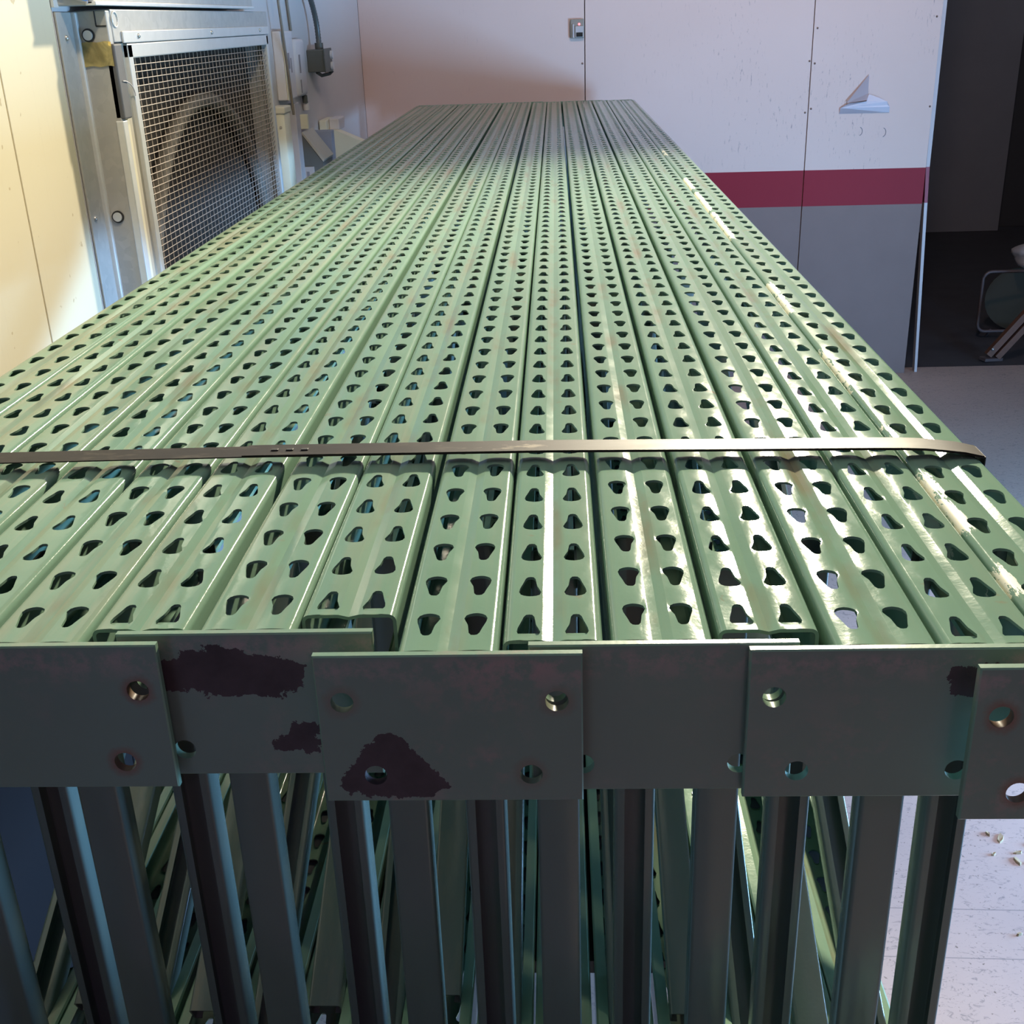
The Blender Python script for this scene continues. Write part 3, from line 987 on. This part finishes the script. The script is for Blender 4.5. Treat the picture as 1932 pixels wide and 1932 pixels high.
# vertical cream trunking with its dark side, white strip and tag
ct = wall_thing('cable_trunking', 'tall cream cable trunking standing beside the mesh guard of the cooler', 'trunking', (XW, 3.7, 1.0))
P('cover', B(XW, XW + .040, 3.560, 3.64, 0.3, 1.386, bevel=.008), M_PANEL, ct, 40)
P('end_cap', B(XW - .0, XW + .043, 3.555, 3.645, 1.372, 1.392, bevel=.004), M_CREAMS, ct)
P('screw', tube(bmesh.new(), [(XW + .025, 3.5595, 1.335), (XW + .025, 3.557, 1.335)], .004, 10), M_TAN, ct)
tag(link('white_strip', B(XW, XW + .022, 3.80, 3.86, 0.3, 1.386, bevel=.002), M_WHITE), 'slim white upright strip just right of the cream trunking', 'strip')
gb = wall_thing('grey_box', 'dark grey box with a sloping front standing behind the bundle', 'box', (XW, 4.05, 1.2))
bm = prism(bmesh.new(), [(XW + .0, 0.85), (XW + .075, 0.85), (XW + .075, 1.195), (XW + .012, 1.285), (XW, 1.285)], 'y', 3.90, 4.06)
P('body', bm, M_GREYP, gb)
bm = prism(bmesh.new(), [(XW + .012, 1.287), (XW + .076, 1.197), (XW + .080, 1.204), (XW + .016, 1.292)], 'y', 3.898, 4.07)
P('sloping_lid', bm, M_TAN, gb)
P('paper_tag', B(XW + .008, XW + .044, 3.8945, 3.8995, 1.118, 1.183), M_WHITE, gb)
P('tag_print', B(XW + .019, XW + .028, 3.8938, 3.8946, 1.136, 1.168), M_INK, gb)
P('rear_block', B(XW, XW + .075, 4.09, 4.14, 0.85, 1.278, bevel=.002), M_BLUEP, gb)
tag(link('yellow_tag', B(XW, XW + .026, 3.955, 3.972, 1.296, 1.342, bevel=.002), M_PANEL), 'small cream tag on the wall above the dark grey box', 'tag')
wp = wall_thing('cream_panel', 'thick cream panel leaning by the back corner beyond the dark grey box', 'panel', (-.76, 4.26, 0.8))
P('edge_post', B(XW + .004, XW + .030, 4.250, 4.40, 0.80, 1.300, bevel=.003), M_PANEL, wp)
bm = prism(bmesh.new(), [(XW + .030, 0.80), (-.690, 0.80), (-.690, 1.224), (XW + .060, 1.264), (XW + .030, 1.262)], 'y', 4.262, 4.33)
P('face', bm, M_PANEL, wp)
bm = prism(bmesh.new(), [(XW + .030, 1.2625), (XW + .060, 1.2645), (-.690, 1.2245), (-.676, 1.222), (-.676, 1.180), (-.6895, 1.185), (-.6895, 1.226), (XW + .060, 1.266)], 'y', 4.255, 4.36)
bm.free()
bm = B(-.690, -.672, 4.262, 4.36, 0.80, 1.226, bevel=.003)
P('end_edge', bm, M_WBOX, wp)
P('upper_block', B(XW + .030, XW + .066, 4.30, 4.42, 1.262, 1.302, bevel=.004), M_WBOX, wp)

# ------------------------------------------------------------------ things on the back wall
sb = thing('sensor_box', 'small beige sensor box with a glowing red dot on the back wall', 'sensor', (.10, YB, 1.56))
P('case', B(.068, .126, YB - .014, YB - .0003, 1.522, 1.598, bevel=.003), M_SENS, sb)
P('side_rail', B(.076, .084, YB - .019, YB - .013, 1.524, 1.578, bevel=.001), M_SENSG, sb)
P('face', B(.088, .122, YB - .020, YB - .013, 1.526, 1.570, bevel=.001), M_SENSG, sb)
P('window', B(.092, .120, YB - .022, YB - .019, 1.528, 1.545, bevel=.001), M_SENSD, sb)
bm = bmesh.new(); bmesh.ops.create_uvsphere(bm, u_segments=12, v_segments=8, radius=.0052)
for v in bm.verts: v.co += Vector((.105, YB - .014, 1.5775))
P('red_lamp', bm, M_LED, sb, 60, 'glowing red indicator lamp')
# torn sheet of paper with its folded flap
pp = thing('torn_paper', 'torn white paper scrap with a folded flap stuck on the back wall', 'paper', (1.34, YB, 1.2))
def sheet(pts, faces, m, name, th=.0008):
    bm = bmesh.new()
    v = [bm.verts.new(q) for q in pts]
    for f in faces:
        bm.faces.new([v[i] for i in f])
    bmesh.ops.solidify(bm, geom=bm.faces[:], thickness=th)
    return P(name, bm, m, pp)
sheet([(1.236, YB - .002, 1.181), (1.452, YB - .003, 1.180), (1.447, YB - .020, 1.205), (1.432, YB - .026, 1.228), (1.400, YB - .014, 1.245), (1.355, YB - .010, 1.259),
       (1.345, YB - .018, 1.230), (1.273, YB - .014, 1.224), (1.238, YB - .008, 1.205)],
      [(0, 1, 2, 3, 4, 5, 6, 7, 8)], M_PAPER, 'sheet')
sheet([(1.262, YB - .016, 1.226), (1.343, YB - .034, 1.236), (1.350, YB - .016, 1.262), (1.352, YB - .004, 1.340)], [(0, 1, 2, 3)], M_PAPER, 'folded_flap')

# ------------------------------------------------------------------ floor debris and the dark room
first = None
spots = [(.905, 1.975, .034, 70), (.925, 1.93, .020, 10), (.960, 1.955, .022, 30), (.915, 1.905, .030, 95), (.935, 1.90, .018, 20), (.952, 1.885, .028, 60), (.945, 1.862, .016, 0),
         (.958, 1.84, .024, 80), (.962, 1.81, .030, 15), (.955, 1.795, .018, 50), (.875, 1.925, .014, 40), (.885, 1.99, .016, 100), (.845, 1.70, .014, 20), (.905, 1.735, .012, 60)]
for k, (x, y, s, a) in enumerate(spots):
    bm = bmesh.new()
    n = 6
    top = []; bot = []
    for j in range(n):
        q = 2 * PI * j / n
        r = s * .5 * (1 + .35 * (rnd.random() - .5))
        X, Y = r * math.cos(q), r * .32 * math.sin(q) * (1 + .5 * rnd.random())
        c_, s_ = math.cos(math.radians(a)), math.sin(math.radians(a))
        p = (X * c_ - Y * s_, X * s_ + Y * c_)
        bot.append(bm.verts.new((p[0], p[1], 0))); top.append(bm.verts.new((p[0] * .85, p[1] * .85, .003 + .003 * rnd.random())))
    bm.faces.new(bot); bm.faces.new(top)
    for j in range(n):
        bm.faces.new((bot[j], bot[(j + 1) % n], top[(j + 1) % n], top[j]))
    o = link('wood_chip', bm, M_CHIP, loc=(x, y, 0.0))
    tag(o, 'pale wood chip lying on the grey floor beside the bundle', 'debris', 'wood chips on the floor')

# two wooden rails leaning, the tubular frame and round lid in the dark room
def beam(a, b, wx, wy):
    bm = bmesh.new()
    a, b = Vector(a), Vector(b)
    ax = (b - a).normalized(); s = Vector((0, 1, 0)); s = (s - ax * s.dot(ax)).normalized(); u = ax.cross(s)
    v = [bm.verts.new(p + u * dx * wx + s * dy * wy) for p in (a, b) for dx, dy in ((-.5, -.5), (.5, -.5), (.5, .5), (-.5, .5))]
    for q in ((0, 1, 2, 3), (4, 5, 6, 7), (0, 1, 5, 4), (1, 2, 6, 5), (2, 3, 7, 6), (3, 0, 4, 7)):
        bm.faces.new([v[j] for j in q])
    return bm
ld = thing('wooden_trestle', 'brown wooden trestle leg of two parallel rails leaning in the dark doorway', 'trestle', (2.1, 5.52, 0))
P('rail', beam((2.085, 5.530, .028), (2.635, 5.56, .72), .030, .034), M_WOOD, ld)
P('rail', beam((2.128, 5.530, .016), (2.675, 5.56, .70), .028, .034), M_WOOD, ld)
P('web', beam((2.112, 5.545, .040), (2.650, 5.575, .70), .022, .012), M_STEEL, ld)
P('foot', beam((2.055, 5.515, .012), (2.150, 5.545, .006), .014, .05), M_STEEL, ld)
bm = bmesh.new(); bmesh.ops.create_uvsphere(bm, u_segments=10, v_segments=6, radius=.008)
for v in bm.verts: v.co += Vector((2.098, 5.510, .062))
P('bolt', bm, M_SCREW, ld, 60)
def round_rect(cx, y, cz, hw, hh, r, n=6):
    pts = []
    for sx, sz, a0 in ((1, 1, 0), (-1, 1, 90), (-1, -1, 180), (1, -1, 270)):
        for k in range(n + 1):
            a = math.radians(a0 + 90 * k / n)
            pts.append((cx + sx * (hw - r) + r * math.cos(a), y, cz + sz * (hh - r) + r * math.sin(a)))
    return pts + [pts[0]]
cf = thing('tubular_frame', 'dark round-cornered tubular metal frame standing behind the wooden trestle leg', 'frame', (2.4, 5.95, 0))
P('hoop', tube(bmesh.new(), round_rect(2.42, 5.95, .190, .250, .155, .04), .0085, 8, False), M_STEEL, cf, 60)
for xx in (2.24, 2.60):
    P('leg', tube(bmesh.new(), [(xx, 5.95, .04), (xx, 6.0, 0.0)], .008, 8), M_STEEL, cf, 60)
yl = tag(link('round_lid', tube(bmesh.new(), [(2.42, 6.10, .20), (2.43, 6.14, .20)], [.165, .16], 32), M_YEL, None, 40),
         'dull yellow round lid on edge seen through the tubular metal frame', 'lid')
yl.location = (0, 0, -.035)
bm = bmesh.new(); bmesh.ops.create_icosphere(bm, subdivisions=3, radius=.085)
for v in bm.verts:
    f_ = 1 + .14 * math.sin(v.co.x * 60 + 1) * math.sin(v.co.y * 50) + .1 * math.sin(v.co.z * 70)
    v.co = Vector((v.co.x * f_, v.co.y * f_, v.co.z * .75 * f_)) + Vector((2.405, 5.99, .425))
tag(link('white_bundle', bm, M_WHITE, None, 60), 'crumpled white bundle resting on the tubular frame at the picture edge', 'bundle')
